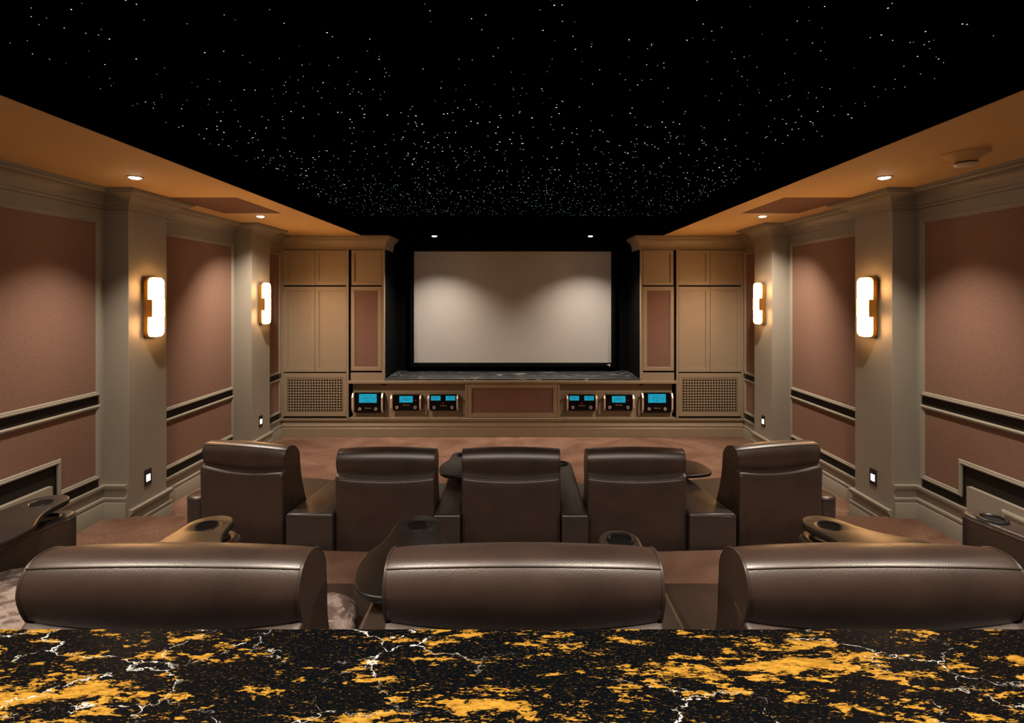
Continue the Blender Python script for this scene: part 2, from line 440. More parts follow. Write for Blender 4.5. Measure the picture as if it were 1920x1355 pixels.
def acoustic(sx, poly, label, cat='wall panel'):
    ys = [p[0] for p in poly]; zs = [p[1] for p in poly]
    e = empty('acoustic_panel', (sx * W, (min(ys) + max(ys)) / 2, min(zs)), 0, label, cat, 'fabric panels on the side walls')
    off = Vector(e.location)
    f = slab_x(MB(), sx * (W - .0015), sx, poly, .008).build('fabric', FABRIC, e, smooth=0)
    m = frame_x(sx * (W - .0015), sx, poly, .032, .026, MB()).build('molding', PAINT, e, smooth=20)
    for o in (f, m): o.data.transform(Matrix.Translation(-off))
    return e
def band(sx, y0, y1, z0, z1):  # thin dark strip on the wall face in place of a real recess
    struct(MB().box(sx * W, sx * (W - .004), y0, y1, z0, z1).build('trim_4', DARKBAND, smooth=0), 'dark band for the shaded recess between wall panels')
for sx, nm in ((-1, 'left'), (1, 'right')):
    side = nm + ' wall'
    acoustic(sx, rect(-.6, 3.846, 1.159, 2.475), f'tall brown fabric panel at the camera end of the {side}')
    acoustic(sx, [(-.6, .755), (3.49, .755), (3.49, .535), (3.846, .535), (3.846, 1.089), (-.6, 1.089)], f'low notched brown fabric panel at the camera end of the {side}')
    band(sx, -.6, 3.846, 1.089, 1.159); band(sx, 3.49, 3.846, .47, .535); band(sx, -.6, 3.49, .47, .755)
    acoustic(sx, rect(4.385, 5.67, .868, 2.473), f'tall brown fabric panel between the two columns of the {side}')
    acoustic(sx, rect(4.385, 5.67, .345, .80), f'low brown fabric panel between the two columns of the {side}')
    band(sx, 4.385, 5.67, .80, .868); band(sx, 4.385, 5.67, .27, .345)
    acoustic(sx, rect(6.2, 6.80, .868, 2.473), f'narrow tall fabric panel between front column and cabinet, {side}')
    acoustic(sx, rect(6.2, 6.80, .345, .80), f'narrow low fabric panel between front column and cabinet, {side}')
    band(sx, 6.2, 6.80, .80, .868); band(sx, 6.2, 6.80, .27, .345)
    # boxed cover standing in the notch of the low panel
    e = empty('access_cover', (sx * W, 1.6, P1), 0, f'boxed greige cover with nested moldings under the notch, {side}', 'access panel', 'boxed covers in the panel notches')
    off = Vector(e.location)
    b = MB().box(sx * (W - .0062), sx * (W - .04), -.4, 3.43, P1, .63).build('cover_board', PAINT, e, smooth=0)
    m1 = frame_x(sx * (W - .04), sx, rect(-.2, 3.17, P1 + .05, .585), .05, .022, MB()).build('outer_molding', PAINT, e, smooth=20)
    m2 = frame_x(sx * (W - .04), sx, rect(-.05, 2.98, P1 + .1, .50), .03, .03, MB()).build('inner_molding', PAINT, e, smooth=20)
    for o in (b, m1, m2): o.data.transform(Matrix.Translation(-off))

# ------------------------------------------------------------------ front cabinetry
def shaker(name, x0, x1, z0, z1, parent, inset=.052, mat=CABPAINT, panel=None, Y=CAB):
    if x0 > x1: x0, x1 = x1, x0
    mb = MB(); t = .022; g = inset
    mb.box(x0, x1, Y - t, Y, z1 - g, z1); mb.box(x0, x1, Y - t, Y, z0, z0 + g)
    mb.box(x0, x0 + g, Y - t, Y, z0 + g, z1 - g); mb.box(x1 - g, x1, Y - t, Y, z0 + g, z1 - g)
    d = mb.build(name, mat, parent, smooth=0, bevel=.0018)
    i = .007
    mb = MB()   # stepped inner bead
    mb.box(x0 + g, x1 - g, Y - t * .62, Y, z1 - g - i, z1 - g); mb.box(x0 + g, x1 - g, Y - t * .62, Y, z0 + g, z0 + g + i)
    mb.box(x0 + g, x0 + g + i, Y - t * .62, Y, z0 + g + i, z1 - g - i); mb.box(x1 - g - i, x1 - g, Y - t * .62, Y, z0 + g + i, z1 - g - i)
    mb.build('door_bead', mat, d, smooth=0)
    MB().box(x0 + g + i, x1 - g - i, Y - .006, Y, z0 + g + i, z1 - g - i).build('fabric' if panel else 'door_panel', panel or mat, d, smooth=0)
    return d
for sx, nm in ((-1, 'left'), (1, 'right')):
    c = empty('storage_cabinet', (0, 0, 0), 0, f'built-in greige cabinet with four plain doors and square-hole grille, {nm} of screen', 'cabinet', 'storage cabinets beside the screen')
    MB().box(sx * 3.10, sx * 2.187, CAB, 7.5, .2735, 2.55).build('carcass', GAP, c, smooth=0)
    mb = MB(); mb.box(sx * 3.098, sx * 3.058, CAB - .022, CAB, .2735, 2.53); mb.box(sx * 2.215, sx * 2.187, CAB - .03, CAB + .01, .2735, 2.53)
    mb.box(sx * 3.058, sx * 2.215, CAB - .022, CAB, 2.515, 2.53)
    mb.build('face_frame', CABPAINT, c, smooth=0, bevel=.002)
    for z0, z1 in ((2.042, 2.507), (.884, 2.022)):
        shaker('door', sx * 3.056, sx * 2.641, z0, z1, c); shaker('door', sx * 2.637, sx * 2.219, z0, z1, c)
    # grille panel with 20 x 12 square holes
    g = MB(); x0, x1, z0, z1 = -3.056, -2.219, .292, .866; xs, zs = -3.0, .366
    p, h = .0363, .0240; Y0, Y1 = CAB - .016, CAB - .004
    X = -sx
    nx, nz = 20, 12
    gx0 = -2.637 - (nx * p) / 2; gz0 = .579 - .02 - (nz * p) / 2 + .012
    gx1, gz1 = gx0 + nx * p, gz0 + nz * p
    # bars between the holes
    b = (p - h)
    for i in range(nx + 1): g.box(X * (gx0 + i * p - b / 2), X * (gx0 + i * p + b / 2), Y0, Y1, gz0, gz1)
    for j in range(nz + 1):
        for i in range(nx): g.box(X * (gx0 + i * p + b / 2), X * (gx0 + (i + 1) * p - b / 2), Y0, Y1, gz0 + j * p - b / 2, gz0 + j * p + b / 2)
    fr = MB(); Yf = CAB - .022
    fr.box(X * x0, X * x1, Yf, CAB, gz1 + .022, z1); fr.box(X * x0, X * x1, Yf, CAB, z0, gz0 - .022)
    fr.box(X * x0, X * (gx0 - .022), Yf, CAB, gz0 - .022, gz1 + .022); fr.box(X * (gx1 + .022), X * x1, Yf, CAB, gz0 - .022, gz1 + .022)
    go = fr.build('grille', CABPAINT, c, smooth=0, bevel=.002)
    rm = MB(); rm.box(X * (gx0 - .022), X * (gx1 + .022), Y0, CAB, gz1, gz1 + .022); rm.box(X * (gx0 - .022), X * (gx1 + .022), Y0, CAB, gz0 - .022, gz0)
    rm.box(X * (gx0 - .022), X * gx0, Y0, CAB, gz0, gz1); rm.box(X * gx1, X * (gx1 + .022), Y0, CAB, gz0, gz1)
    rm.build('grille_border', CABPAINT, go, smooth=0)
    g.build('grille_mesh', CABPAINT, go, smooth=0)
    # narrow bay beside the screen: plain door above a cloth-covered one
    c = empty('speaker_cabinet', (0, 0, 0), 0, f'narrow cabinet with brown cloth door beside the screen, {nm} side', 'cabinet', 'narrow speaker cabinets beside the screen')
    MB().box(sx * 2.186, sx * 1.761, CAB + .003, 7.5, .768, 2.55).build('carcass', GAP, c, smooth=0)
    mb = MB(); mb.box(sx * 1.742, sx * 1.712, CAB - .022, CAB + .03, .77, 2.53)
    mb.box(sx * 2.186, sx * 1.742, CAB - .022, CAB + .003, 2.515, 2.53)
    mb.build('face_frame', CABPAINT, c, smooth=0, bevel=.002)
    shaker('door', sx * 2.150, sx * 1.746, 2.042, 2.507, c, .04)
    d = shaker('door', sx * 2.156, sx * 1.746, .90, 2.022, c, .046, panel=FABRIC_DARK); d['label'] = 'door filled with brown speaker cloth'
    MB().box(sx * 2.160, sx * 1.742, CAB - .02, CAB + .003, .77, .874).build('bottom_rail', CABPAINT, c, smooth=0, bevel=.002)

# low console under the screen
c = empty('media_console', (0, CAB, .272), 0, 'long low console under the screen with two equipment niches', 'media console')
def addc(o): o.data.transform(Matrix.Translation(-Vector(c.location))); return o
XN = 2.187
c0 = c
c = empty('cabinet_plinth', (0, CAB, FL), 0, 'molded greige plinth running under all the front cabinets', 'plinth')
addc(MB().box(-3.1, 3.1, CAB, 7.5, FL, .262).build('base', CABPAINT, c, smooth=0))
addc(MB().sweep([(3.1, CAB), (-3.1, CAB)], skirting(FL, .243, 1.15), side=-1).build('base_molding', CABPAINT, c, smooth=25))
addc(MB().box(-XN, XN, CAB - .046, CAB + .12, .258, .272).build('ledge', CABPAINT, c, smooth=0, bevel=.003))
c = c0
addc(MB().box(-XN, XN, CAB - .035, CAB + .12, .728, .768).build('top_rail', CABPAINT, c, smooth=0, bevel=.004))
NB = CAB + .06
for sx in (-1, 1):
    addc(MB().box(sx * 2.156, sx * .632, NB, 7.4, .272, .728).build('niche_panel', CABPAINT, c, smooth=0))
    for xc, hw_, hh_ in ((1.905, .232, .158), (1.40, .232, .128), (.905, .232, .128)):
        q = MB(); t_ = .005; zc_ = .473
        q.box(sx * (xc - hw_), sx * (xc + hw_), NB - .004, NB, zc_ + hh_ - t_, zc_ + hh_); q.box(sx * (xc - hw_), sx * (xc + hw_), NB - .004, NB, zc_ - hh_, zc_ - hh_ + t_)
        q.box(sx * (xc - hw_), sx * (xc - hw_ + t_), NB - .004, NB, zc_ - hh_ + t_, zc_ + hh_ - t_); q.box(sx * (xc + hw_ - t_), sx * (xc + hw_), NB - .004, NB, zc_ - hh_ + t_, zc_ + hh_ - t_)
        addc(q.build('niche_frame', CABPAINT, c, smooth=0))
    addc(MB().box(sx * 2.187, sx * 2.156, NB + .03, 7.4, .272, .728).build('niche_gap', GAP, c, smooth=0))
    addc(MB().box(sx * .632, sx * .604, CAB - .022, 7.4, .272, .728).build('niche_divider', CABPAINT, c, smooth=0, bevel=.002))
addc(MB().box(-.604, .604, CAB + .001, 7.4, .272, .728).build('center_carcass', GAP, c, smooth=0))
d = shaker('door', -.60, .60, .278, .722, c, .055, panel=FABRIC_DARK); d['label'] = 'wide center flap filled with brown speaker cloth'
for o in [d] : addc(o)
for ch in d.children: addc(ch)
tag(MB().box(-1.71, 1.71, CAB - .02, 7.62, .7685, .788).build('stone_shelf', DMARBLE, smooth=0, bevel=.003), 'black veined stone shelf in the alcove below the screen', 'shelf')

# ------------------------------------------------------------------ amplifiers
def amp(cx, cz, w, h, kind, label):
    Yf = NB - .075
    e = empty('power_amplifier', (cx, NB, cz - h / 2), 0, label, 'amplifier', 'amplifiers in the console niches')
    loc = Vector(e.location)
    def put(mb, name, mat, par=None, **k):
        o = mb.build(name, mat, par or e, **k); o.data.transform(Matrix.Translation(-loc)); return o
    bw = w - .075
    body = put(MB().box(cx - bw / 2, cx + bw / 2, Yf, NB - .003, cz - h / 2, cz + h / 2), 'body', GLOSSBLACK, smooth=0, bevel=.004)
    put(MB().box(cx - w / 2 + .03, cx + w / 2 - .012, Yf + .02, NB - .003, cz - h / 2 + .006, cz + h / 2 - .006), 'side_plate', PLASTIC, smooth=0)
    Yh = Yf - .042
    for s in (-1, 1):
        X0 = cx + s * (w / 2 - .022)
        hb = MB(); hw = .0105
        prof = [(Yf + .02, h / 2 - .001), (Yf - .012, h / 2 - .001), (Yh, h * .29), (Yh, -h * .29), (Yf - .012, -h / 2 + .001), (Yf + .02, -h / 2 + .001),
                (Yf + .02, -h / 2 + .014), (Yf - .004, -h / 2 + .016), (Yh + .014, -h * .27), (Yh + .014, h * .27), (Yf - .004, h / 2 - .016), (Yf + .02, h / 2 - .014)]
        hb.prism_x([(y, cz + z) for y, z in prof], X0 - hw, X0 + hw)
        put(hb, 'handle', CHAMP, smooth=0, bevel=.002)
    def screen(x0, x1, z0, z1):
        s_ = put(MB().box(x0, x1, Yf - .003, Yf, z0, z1), 'meter', METER, smooth=0)
        sc = MB(); xm, ww, hh = (x0 + x1) / 2, x1 - x0, z1 - z0
        for k in range(13):
            t = R(60 + 60 * k / 12); r0 = hh * .9
            px, pz = xm - math.cos(t) * r0 * (ww / hh) * .42, z0 - hh * .28 + math.sin(t) * r0
            sc.box(px - .0011, px + .0011, Yf - .0038, Yf - .003, pz, pz + .006)
        sc.box(xm - ww * .34, xm + ww * .34, Yf - .0038, Yf - .003, z0 + hh * .5, z0 + hh * .5 + .0016)
        sc.box(xm - ww * .05, xm + ww * .07, Yf - .0038, Yf - .003, z0 + hh * .27, z0 + hh * .27 + .004)
        put(sc, 'meter_scale', NEEDLE, s_, smooth=0)
    def knob(x, z):
        k = put(MB().lathe([(.020, 0), (.020, -.012), (.017, -.016), (.011, -.016), (.011, -.010), (.0, -.010)], (x, Yf, z), 'y', 24), 'knob', CHROME, smooth=30)
        put(MB().lathe([(.0105, -.0101), (.0105, -.013), (.0, -.013)], (x, Yf, z), 'y', 16), 'knob_cap', PLASTIC, k, smooth=30)
    def led(x, z): put(MB().lathe([(.0045, 0), (.0045, -.003), (0, -.004)], (x, Yf, z), 'y', 12), 'indicator_light', REDLED, smooth=30)
    def logo(x, z, s_):
        cu = bpy.data.curves.new('logo', 'FONT'); cu.body = 'McIntosh'; cu.size = s_; cu.extrude = .0006; cu.align_x = 'CENTER'; cu.align_y = 'CENTER'; cu.shear = .25
        o = text_mesh('logo', cu, LETTER); o.parent = e
        o.location = Vector((x, Yf - .002, z)) - loc; o.rotation_euler = (R(90), 0, 0)
    if kind == 'tall':
        screen(cx - .118, cx + .118, cz + .0, cz + .117); knob(cx - .107, cz - .083); knob(cx + .107, cz - .083); logo(cx, cz - .073, .024)
    elif kind == 'single':
        screen(cx - .09, cx + .09, cz + .002, cz + .088); knob(cx - .122, cz - .063); knob(cx + .122, cz - .063); logo(cx, cz - .032, .024); led(cx + .128, cz + .033)
    else:
        for s in (-1, 1): screen(cx + s * .163 - s * .128, cx + s * .163, cz + .03, cz + .09)
        knob(cx - .120, cz - .063); knob(cx + .120, cz - .063); logo(cx, cz - .04, .024); led(cx + .0, cz - .01)
    return e
KK = NB / CAB    # the niche stands a little behind the front plane
for sx, nm in ((-1, 'left'), (1, 'right')):
    amp(sx * 1.905 * KK - (.01 if sx < 0 else -.01), .472, .437, .262, 'tall', f'tall black amplifier with one large blue meter, outermost in the {nm} niche')
    amp(sx * 1.408 * KK, .473, .430, .208, 'single', f'black amplifier with one small blue meter, middle of the {nm} niche')
    amp(sx * .918 * KK, .473, .430, .208, 'twin', f'black amplifier with two small blue meters, innermost in the {nm} niche')

# ------------------------------------------------------------------ projection screen
e = empty('projection_screen', (.0, 7.55, .90), 0, 'blank grey fixed-frame projection screen in the black alcove', 'screen')
SX0, SX1, SZ0, SZ1 = -1.448, 1.445, .918, 2.55
o1 = MB().box(SX0, SX1, 7.515, 7.535, SZ0, SZ1).build('screen_fabric', SCREENMAT, e, smooth=0)
mb = MB(); f = .055
mb.box(SX0 - f, SX1 + f, 7.49, 7.56, SZ1, SZ1 + f); mb.box(SX0 - f, SX1 + f, 7.49, 7.56, SZ0 - f, SZ0)
mb.box(SX0 - f, SX0, 7.49, 7.56, SZ0, SZ1); mb.box(SX1, SX1 + f, 7.49, 7.56, SZ0, SZ1)
o2 = mb.build('frame', BLACK, e, smooth=0, bevel=.003)
mb = MB(); mb.box(1.378, 1.405, 7.485, 7.49, .888, .893); mb.prism_z([(0, 0)] * 0 or [(1.40, 7.485), (1.425, 7.485), (1.425, 7.49), (1.40, 7.49)], .880, .898); mb.box(1.41, 1.423, 7.485, 7.49, .866, .880)
o3 = mb.build('badge', LETTER_W, e, smooth=0)
for o in (o1, o2, o3): o.data.transform(Matrix.Translation(-Vector(e.location)))

# ------------------------------------------------------------------ lamps on the walls and ceilings
def sconce(sx, yc, label):
    zc = 1.813
    e = empty('wall_sconce', (sx * CI, yc, zc), 0, label, 'wall lamp', 'alabaster wall lamps on the columns')
    def rr(w, h, r): 
        return arc(w / 2 - r, h / 2 - r, r, 0, 90, 6) + arc(-w / 2 + r, h / 2 - r, r, 90, 180, 6) + arc(-w / 2 + r, -h / 2 + r, r, 180, 270, 6) + arc(w / 2 - r, -h / 2 + r, r, 270, 360, 6)
    def ring(w, h, r, d): return [(-sx * d, a, b) for a, b in rr(w, h, r)]
    MB().loft([ring(.130, .43, .03, 0), ring(.130, .43, .03, .012)]).build('mounting_plate', BRASS, e, smooth=30)
    tray = MB().loft([ring(.150, .475, .04, .012), ring(.154, .48, .042, .016), ring(.154, .48, .042, .044), ring(.148, .474, .04, .047)])
    tray.build('brass_tray', BRASS, e, smooth=30)
    MB().loft([ring(.140, .466, .038, .047), ring(.147, .473, .042, .052), ring(.147, .473, .042, .072), ring(.138, .464, .04, .080), ring(.12, .446, .035, .084)]).build('alabaster_shade', ALAB, e, smooth=50)
    for s_ in (-1, 1):   # brass cheeks holding the stone between the two bulbs
        MB().box(-sx * .044, -sx * .083, s_ * .0735, s_ * .078, -.078, .062).build('brass_cheek', BRASS, e, smooth=0, bevel=.002)
    return e
for sx, nm in ((-1, 'left'), (1, 'right')):
    for (yc, wh) in ((4.115, 'rear'), (5.935, 'front')):
        sconce(sx, yc, f'glowing alabaster wall lamp on the {nm} {wh} column')
        e = empty('step_light', (sx * CI, yc - .01, .452), 0, f'small black step light low on the {nm} {wh} column', 'step light', 'step lights low on the columns')
        MB().box(0, -sx * .006, -.039, .039, -.065, .065).build('cover_plate', PLASTIC, e, smooth=0, bevel=.002)
        MB().box(-sx * .006, -sx * .0075, -.020, .020, -.030, .026).build('lens', STEPLAMP, e, smooth=0)
        MB().box(-sx * .006, -sx * .016, -.024, .024, .026, .034).build('hood', PLASTIC, e, smooth=0)

def spot(loc, power, size=95, blend=.75, col=(1, .87, .72), rad=.03, tilt=(0, 0)):
    l = bpy.data.lights.new('downlight_beam', 'SPOT'); l.energy = power; l.color = col; l.spot_size = R(size); l.spot_blend = blend; l.shadow_soft_size = rad
    o = bpy.data.objects.new('downlight_beam', l); COL.objects.link(o); o.location = loc; o.rotation_euler = (R(tilt[0]), R(tilt[1]), 0)
    return o
def downlight(x, y, z, label, power, ringmat=WHITEPL, **k):
    e = empty('downlight', (x, y, z), 0, label, 'downlight', 'recessed ceiling downlights')
    MB().lathe([(.050, 0), (.050, -.003), (.044, -.006), (.036, -.006), (.033, -.001), (.033, 0)], seg=32, cap=False).build('trim_ring', ringmat, e, smooth=40)
    MB().lathe([(.031, -.0005), (.031, -.008), (.024, -.011), (.0, -.012)], seg=24).build('lens', LAMP, e, smooth=40)
    spot((x, y, z - .02), power, **k)
for sx, nm in ((-1, 'left'), (1, 'right')):
    downlight(sx * 2.51, 3.43, SZ, f'recessed downlight before the rear column, {nm} ceiling border', 170)
    downlight(sx * 2.51, 5.12, SZ, f'recessed downlight before the front column, {nm} ceiling border', 270, size=112, blend=.9, tilt=(20, 0))
    downlight(sx * 2.51, 1.74, SZ, f'recessed downlight beside the rear row, {nm} ceiling border', 170)
    downlight(sx * 1.04, 6.83, SZ, f'recessed downlight in the black ceiling, {nm} of the screen center', 250, BLACKCEIL, size=115, blend=.9)
for x in (-1.75, -.6, .6, 1.75):
    downlight(x, .50, SZ, 'recessed downlight in the ceiling border above the bar', 130, size=150, blend=.5)
    
for sx, nm in ((-1, 'left'), (1, 'right')):
    tag(MB().box(sx * 2.77, sx * 2.22, 4.15, 4.94, SZ - .002, SZ).build('ceiling_speaker', FABRIC_DARK, smooth=0), f'flush brown cloth ceiling speaker panel, {nm} ceiling border', 'speaker panel', 'flush speaker panels in the ceiling border')
e = empty('smoke_detector', (2.545, 2.85, SZ), 0, 'round smoke detector on the ceiling border over the right wall', 'smoke detector')
MB().lathe([(.105, 0), (.105, -.006), (.098, -.014), (.06, -.034), (.056, -.04), (.056, -.052)]).build('base', SOFFIT, e, smooth=40)
MB().lathe([(.05, -.052), (.05, -.060)]).build('slot_ring', PLASTIC, e, smooth=40)
MB().lathe([(.055, -.060), (.055, -.066), (.048, -.072), (0, -.074)]).build('cap', WHITEPL, e, smooth=40)

# ------------------------------------------------------------------ recliner
def make_chair(label):
    t = empty('cinema_recliner', (0, 0, 0), 0, label, 'recliner', None)
    hw = .30
    prof = [(.052, .790), (.030, .796), (.012, .818), (-.006, .855), (-.016, .893), (-.014, .926), (-.002, .952), (.014, .967), (.038, .974), (.076, .970), (.110, .95), (.140, .908), (.146, .85),
            (.155, .78), (.176, .68), (.206, .58), (.246, .48), (.28, .40), (.20, .385), (.10, .39), (.07, .56), (.058, .72)]
    prof = [(y, z * .967) for y, z in prof]
    prof = smoothloop(prof, 3)
    cy, cz = .07, .856
    def puff(t_): 
        return (1 - abs(t_) ** 9) ** .6
    xs = [-1, -.992, -.97, -.93, -.86, -.75, -.6, -.4, -.2, 0, .2, .4, .6, .75, .86, .93, .97, .992, 1]
    rings = []
    for u in xs:
        q = puff(u); ring = []
        for (y, z) in prof:
            head = max(0, min(1, (z - .735) / .05))
            k = 1 - .05 * (1 - q) * head
            zz = cz + (z - cz) * k if head else z
            yy = cy + (y - cy) * k if head else y
            if head and y < .06 and z < .94: yy -= .010 * math.cos(u * math.pi / 2); zz -= .012 * math.cos(u * math.pi / 2) * max(0, 1 - (z - .76) / .1)
            if z > .87: zz += .010 * math.cos(u * math.pi / 2) - .006
            w = hw - .004 * (1 - head)
            edge = .006 * (1 - q) * 0
            ring.append((u * w, yy, zz))
        rings.append(ring)
    back = MB().loft(rings).build('back_cushion', LEATHER, t, smooth=50)
    for s in (1, -2):
        pass
    for r_ in (rings[1], rings[-2]):
        idx = [i for i, p in enumerate(prof) if p[1] > .42]
        n0 = max(range(len(idx) - 1), key=lambda i: idx[i + 1] - idx[i]) if any(idx[i + 1] - idx[i] > 1 for i in range(len(idx) - 1)) else -1
        order = idx[n0 + 1:] + idx[:n0 + 1] if n0 >= 0 else idx
        MB().tube([r_[i] for i in order], .0036, 6).build('piping', PIPING, back, smooth=60)
    # stitched seam along the top of the headrest
    si = min(range(len(prof)), key=lambda i: (prof[i][0] - .004) ** 2 + (prof[i][1] - .927) ** 2)
    pth = []
    for r_, u in zip(rings, xs):
        p = Vector(r_[si]); pth.append((p.x, p.y - .001, p.z + .001))
    MB().tube(pth, .0019, 6).build('seam', PIPING, back, smooth=60)
    # padded shell behind, with a sloping lip
    sp = [(.06, .835), (.015, .822), (-.022, .806), (-.034, .795), (-.038, .78), (-.037, .74), (-.024, .10), (-.018, .06), (.05, .06), (.06, .3), (.055, .70)]
    sp = [(y, z * .967) for y, z in sp]
    rr = []
    for u in [-1, -.985, -.93, -.8, -.6, -.3, 0, .3, .6, .8, .93, .985, 1]:
        q = (1 - abs(u) ** 14) ** .5; lift = .020 * u * u - .006
        rr.append([(u * hw, (y + .012 * (1 - q) if y < 0 else y), z + (lift if z > .745 else 0)) for y, z in sp])
    sh = MB().loft(rr).build('back_shell', LEATHER, t, smooth=40, bevel=.005)
    MB().tube([(r_[3][0], r_[3][1] - .001, r_[3][2]) for r_ in rr], .003, 6).build('piping', PIPING, sh, smooth=60)
    MB().box(-.296, .296, .15, .80, .27, .455).build('seat_cushion', LEATHER_SMOOTH, t, bevel=.035, seg=4)
    MB().box(-.285, .285, .73, .785, .05, .29).build('leg_rest', LEATHER_SMOOTH, t, bevel=.02, seg=3)
    MB().box(-.27, .27, .03, .72, 0, .27).build('base', PLASTIC, t, bevel=.01)
    return t

AZ = .58
def cup(parent, x, y, z, r=.040, mat=CUPMAT, chrome=False):
    c_ = MB().lathe([(r + .012, 0), (r + .011, .005), (r + .004, .008), (r - .001, .004), (r - .002, -.055), (0, -.055)], (x, y, z), seg=32).build('cup_holder', mat, parent, smooth=40)
    return c_
def console(label, loc, rz, outline, cupxy, tray=None):
    """outline in the console's own plan; tray = (dx, dy, turn) of the swivel tray"""
    e = empty('armrest_console', loc, rz, label, 'armrest', None)
    holes = [outline, list(reversed(circle(*cupxy, .044)))]
    plate('padded_body', holes, 0, AZ, LEATHER_SMOOTH, e, bevel=.016, smooth=50)
    # piping where the top pad meets the sides
    cxm = sum(p[0] for p in outline) / len(outline); cym = sum(p[1] for p in outline) / len(outline)
    MB().tube([(p[0], p[1], AZ - .016) for p in outline], .004, 6, cyclic=True).build('piping', PIPING, e, smooth=60)
    cup(e, cupxy[0], cupxy[1], AZ - .001)
    if tray:
        dx, dy, turn = tray
        pts = [(0, .088), (-.05, .072), (-.082, .030), (-.088, -.02), (-.092, -.075), (-.104, -.137), (-.128, -.195), (-.140, -.27), (-.128, -.36), (-.095, -.425), (-.03, -.455),
               (.08, -.460), (.155, -.44), (.195, -.38), (.205, -.29), (.19, -.215), (.155, -.165), (.120, -.115), (.098, -.065), (.088, -.015), (.080, .032), (.05, .072)]
        pts = smoothloop(pts, 5)
        M = Matrix.Rotation(R(turn), 2)
        tr = lambda P: [tuple(M @ Vector(p) + Vector((cupxy[0] + dx, cupxy[1] + dy))) for p in P]
        t_ = plate('tray_table', [tr(pts), tr(list(reversed(circle(0, -.005, .037))))], AZ + .045, AZ + .068, TRAYMAT, e, bevel=.006, smooth=50)
        q = tr([(0, -.005)])[0]
        MB().lathe([(.0375, .0), (.0375, .001), (.0365, -.018), (0, -.018)], (q[0], q[1], AZ + .067), seg=32).build('cup_recess', GAP, t_, smooth=40)
        MB().lathe([(.041, .0), (.040, .003), (.036, .001)], (q[0], q[1], AZ + .0675), seg=32, cap=False).build('cup_ring', PLASTIC, t_, smooth=60)
        q2 = tr([(.02, -.10)])[0]
        MB().lathe([(.028, AZ - .002), (.028, AZ + .01), (.018, AZ + .014), (.018, AZ + .046)], (cupxy[0], cupxy[1] - .12, 0), seg=24).build('tray_pivot', PLASTIC, e, smooth=40)
    return e
hwid = .0775
def straight(): return [(-hwid, -.08), (hwid, -.08), (hwid, .86)] + arc(0, .86, hwid, 0, 180, 12)[1:]
def wedge(s):   # inner side straight, outer side splayed towards the back; s = -1 on the left of the row
    pts = [(hwid, -.06), (hwid, .86)] + arc(0, .86, hwid, 0, 180, 12)[1:] + [(-.200, -.06)]
    pts = [(x, y) for x, y in pts]
    if s > 0: pts = [(-x, y) for x, y in reversed(pts)]
    return pts
def outer(): return arc(0, .045, .065, 180, 360, 12) + arc(0, .91, .065, 0, 180, 12)

def row(x0, y0, zb, what, proto, trays, ox=1.70, oy=.125, pitch=.765):
    spots = [(-ox, oy, -12, 'leftmost, turned inward'), (-pitch, 0, 0, 'second from left'), (0, 0, 0, 'in the middle'), (pitch, 0, 0, 'second from right'), (ox, oy, 12, 'rightmost, turned inward')]
    out = []
    for x, y, a, wh in spots:
        lab = f'brown leather recliner of the {what} row, {wh}'
        if proto is None:
            proto = make_chair(lab); o = proto; o.location = (x0 + x, y0 + y, zb); o.rotation_euler = (0, 0, R(a))
        else:
            o = dup(proto, (x0 + x, y0 + y, zb), R(a), lab)
        o['group'] = f'recliners of the {what} row'
        out.append(o)
    g = f'armrest consoles of the {what} row'
    cs = []
    names = ['outer left end', 'wedge left of the inner three seats', 'left of the middle seat', 'right of the middle seat', 'wedge right of the inner three seats', 'outer right end']
    for k, sx in enumerate((-1, -1, -1, 1, 1, 1)):
        has = trays[k]
        lab = f'leather armrest console, {what} row, {names[k]}, ' + ('with swivel tray' if has else 'no tray')
        if k in (0, 5):
            a = R(-12 if sx < 0 else 12)
            base = Vector((sx * ox, oy)) + Matrix.Rotation(a, 2) @ Vector((sx * .38, 0))
            cs.append(console(lab, (x0 + base.x, y0 + base.y, zb), a, outer(), (0, .87), has))
        elif k in (1, 4):
            cs.append(console(lab, (x0 + sx * (pitch + .384), y0, zb), 0, wedge(sx), (0, .85), has))
        else:
            cs.append(console(lab, (x0 + sx * .3825, y0, zb), 0, straight(), (0, .85), has))
        cs[-1]['group'] = g
    return proto, out, cs
FRONT, REAR = (.012, 3.13), (.055, 1.10)
proto, f_, fc = row(*FRONT, FL, 'front', None, [None, None, (0, .0, 0), None, (0, 0, 12), None])
proto, r_, rc = row(*REAR, P2, 'rear', proto, [(-.02, .0, 8), (-.01, -.03, 0), (0, -.03, 0), None, (-.005, -.03, 24), None], 1.775, .095, .777)

# ------------------------------------------------------------------ fur on the rear seats
def blob(name, loc, size, rz, label, cat, e1=.6, nz=.012, seed=0):
    bm = bmesh.new(); bmesh.ops.create_icosphere(bm, subdivisions=5, radius=1)
    for v in bm.verts:
        c = v.co.normalized()
        sg = lambda a, p: math.copysign(abs(a) ** p, a)
        p = Vector((sg(c.x, e1) * size[0], sg(c.y, e1) * size[1], sg(c.z, .8) * size[2]))
        d = noise.noise(p * 14 + Vector((seed, 0, 0))) * nz + noise.noise(p * 90) * .004
        v.co = p + c * d
    me = bpy.data.meshes.new(name); bm.to_mesh(me); bm.free()
    o = link(name, me, FUR, None, 0); 
    for p in me.polygons: p.use_smooth = True
    o.location = loc; o.rotation_euler = (0, 0, R(rz)); return tag(o, label, cat)
ST = P2 + .455
blob('fur_cushion', (-.55, 1.50, ST + .055), (.115, .17, .065), 6, 'rounded taupe fur cushion lying on a rear row seat beside black tray', 'cushion', .75)
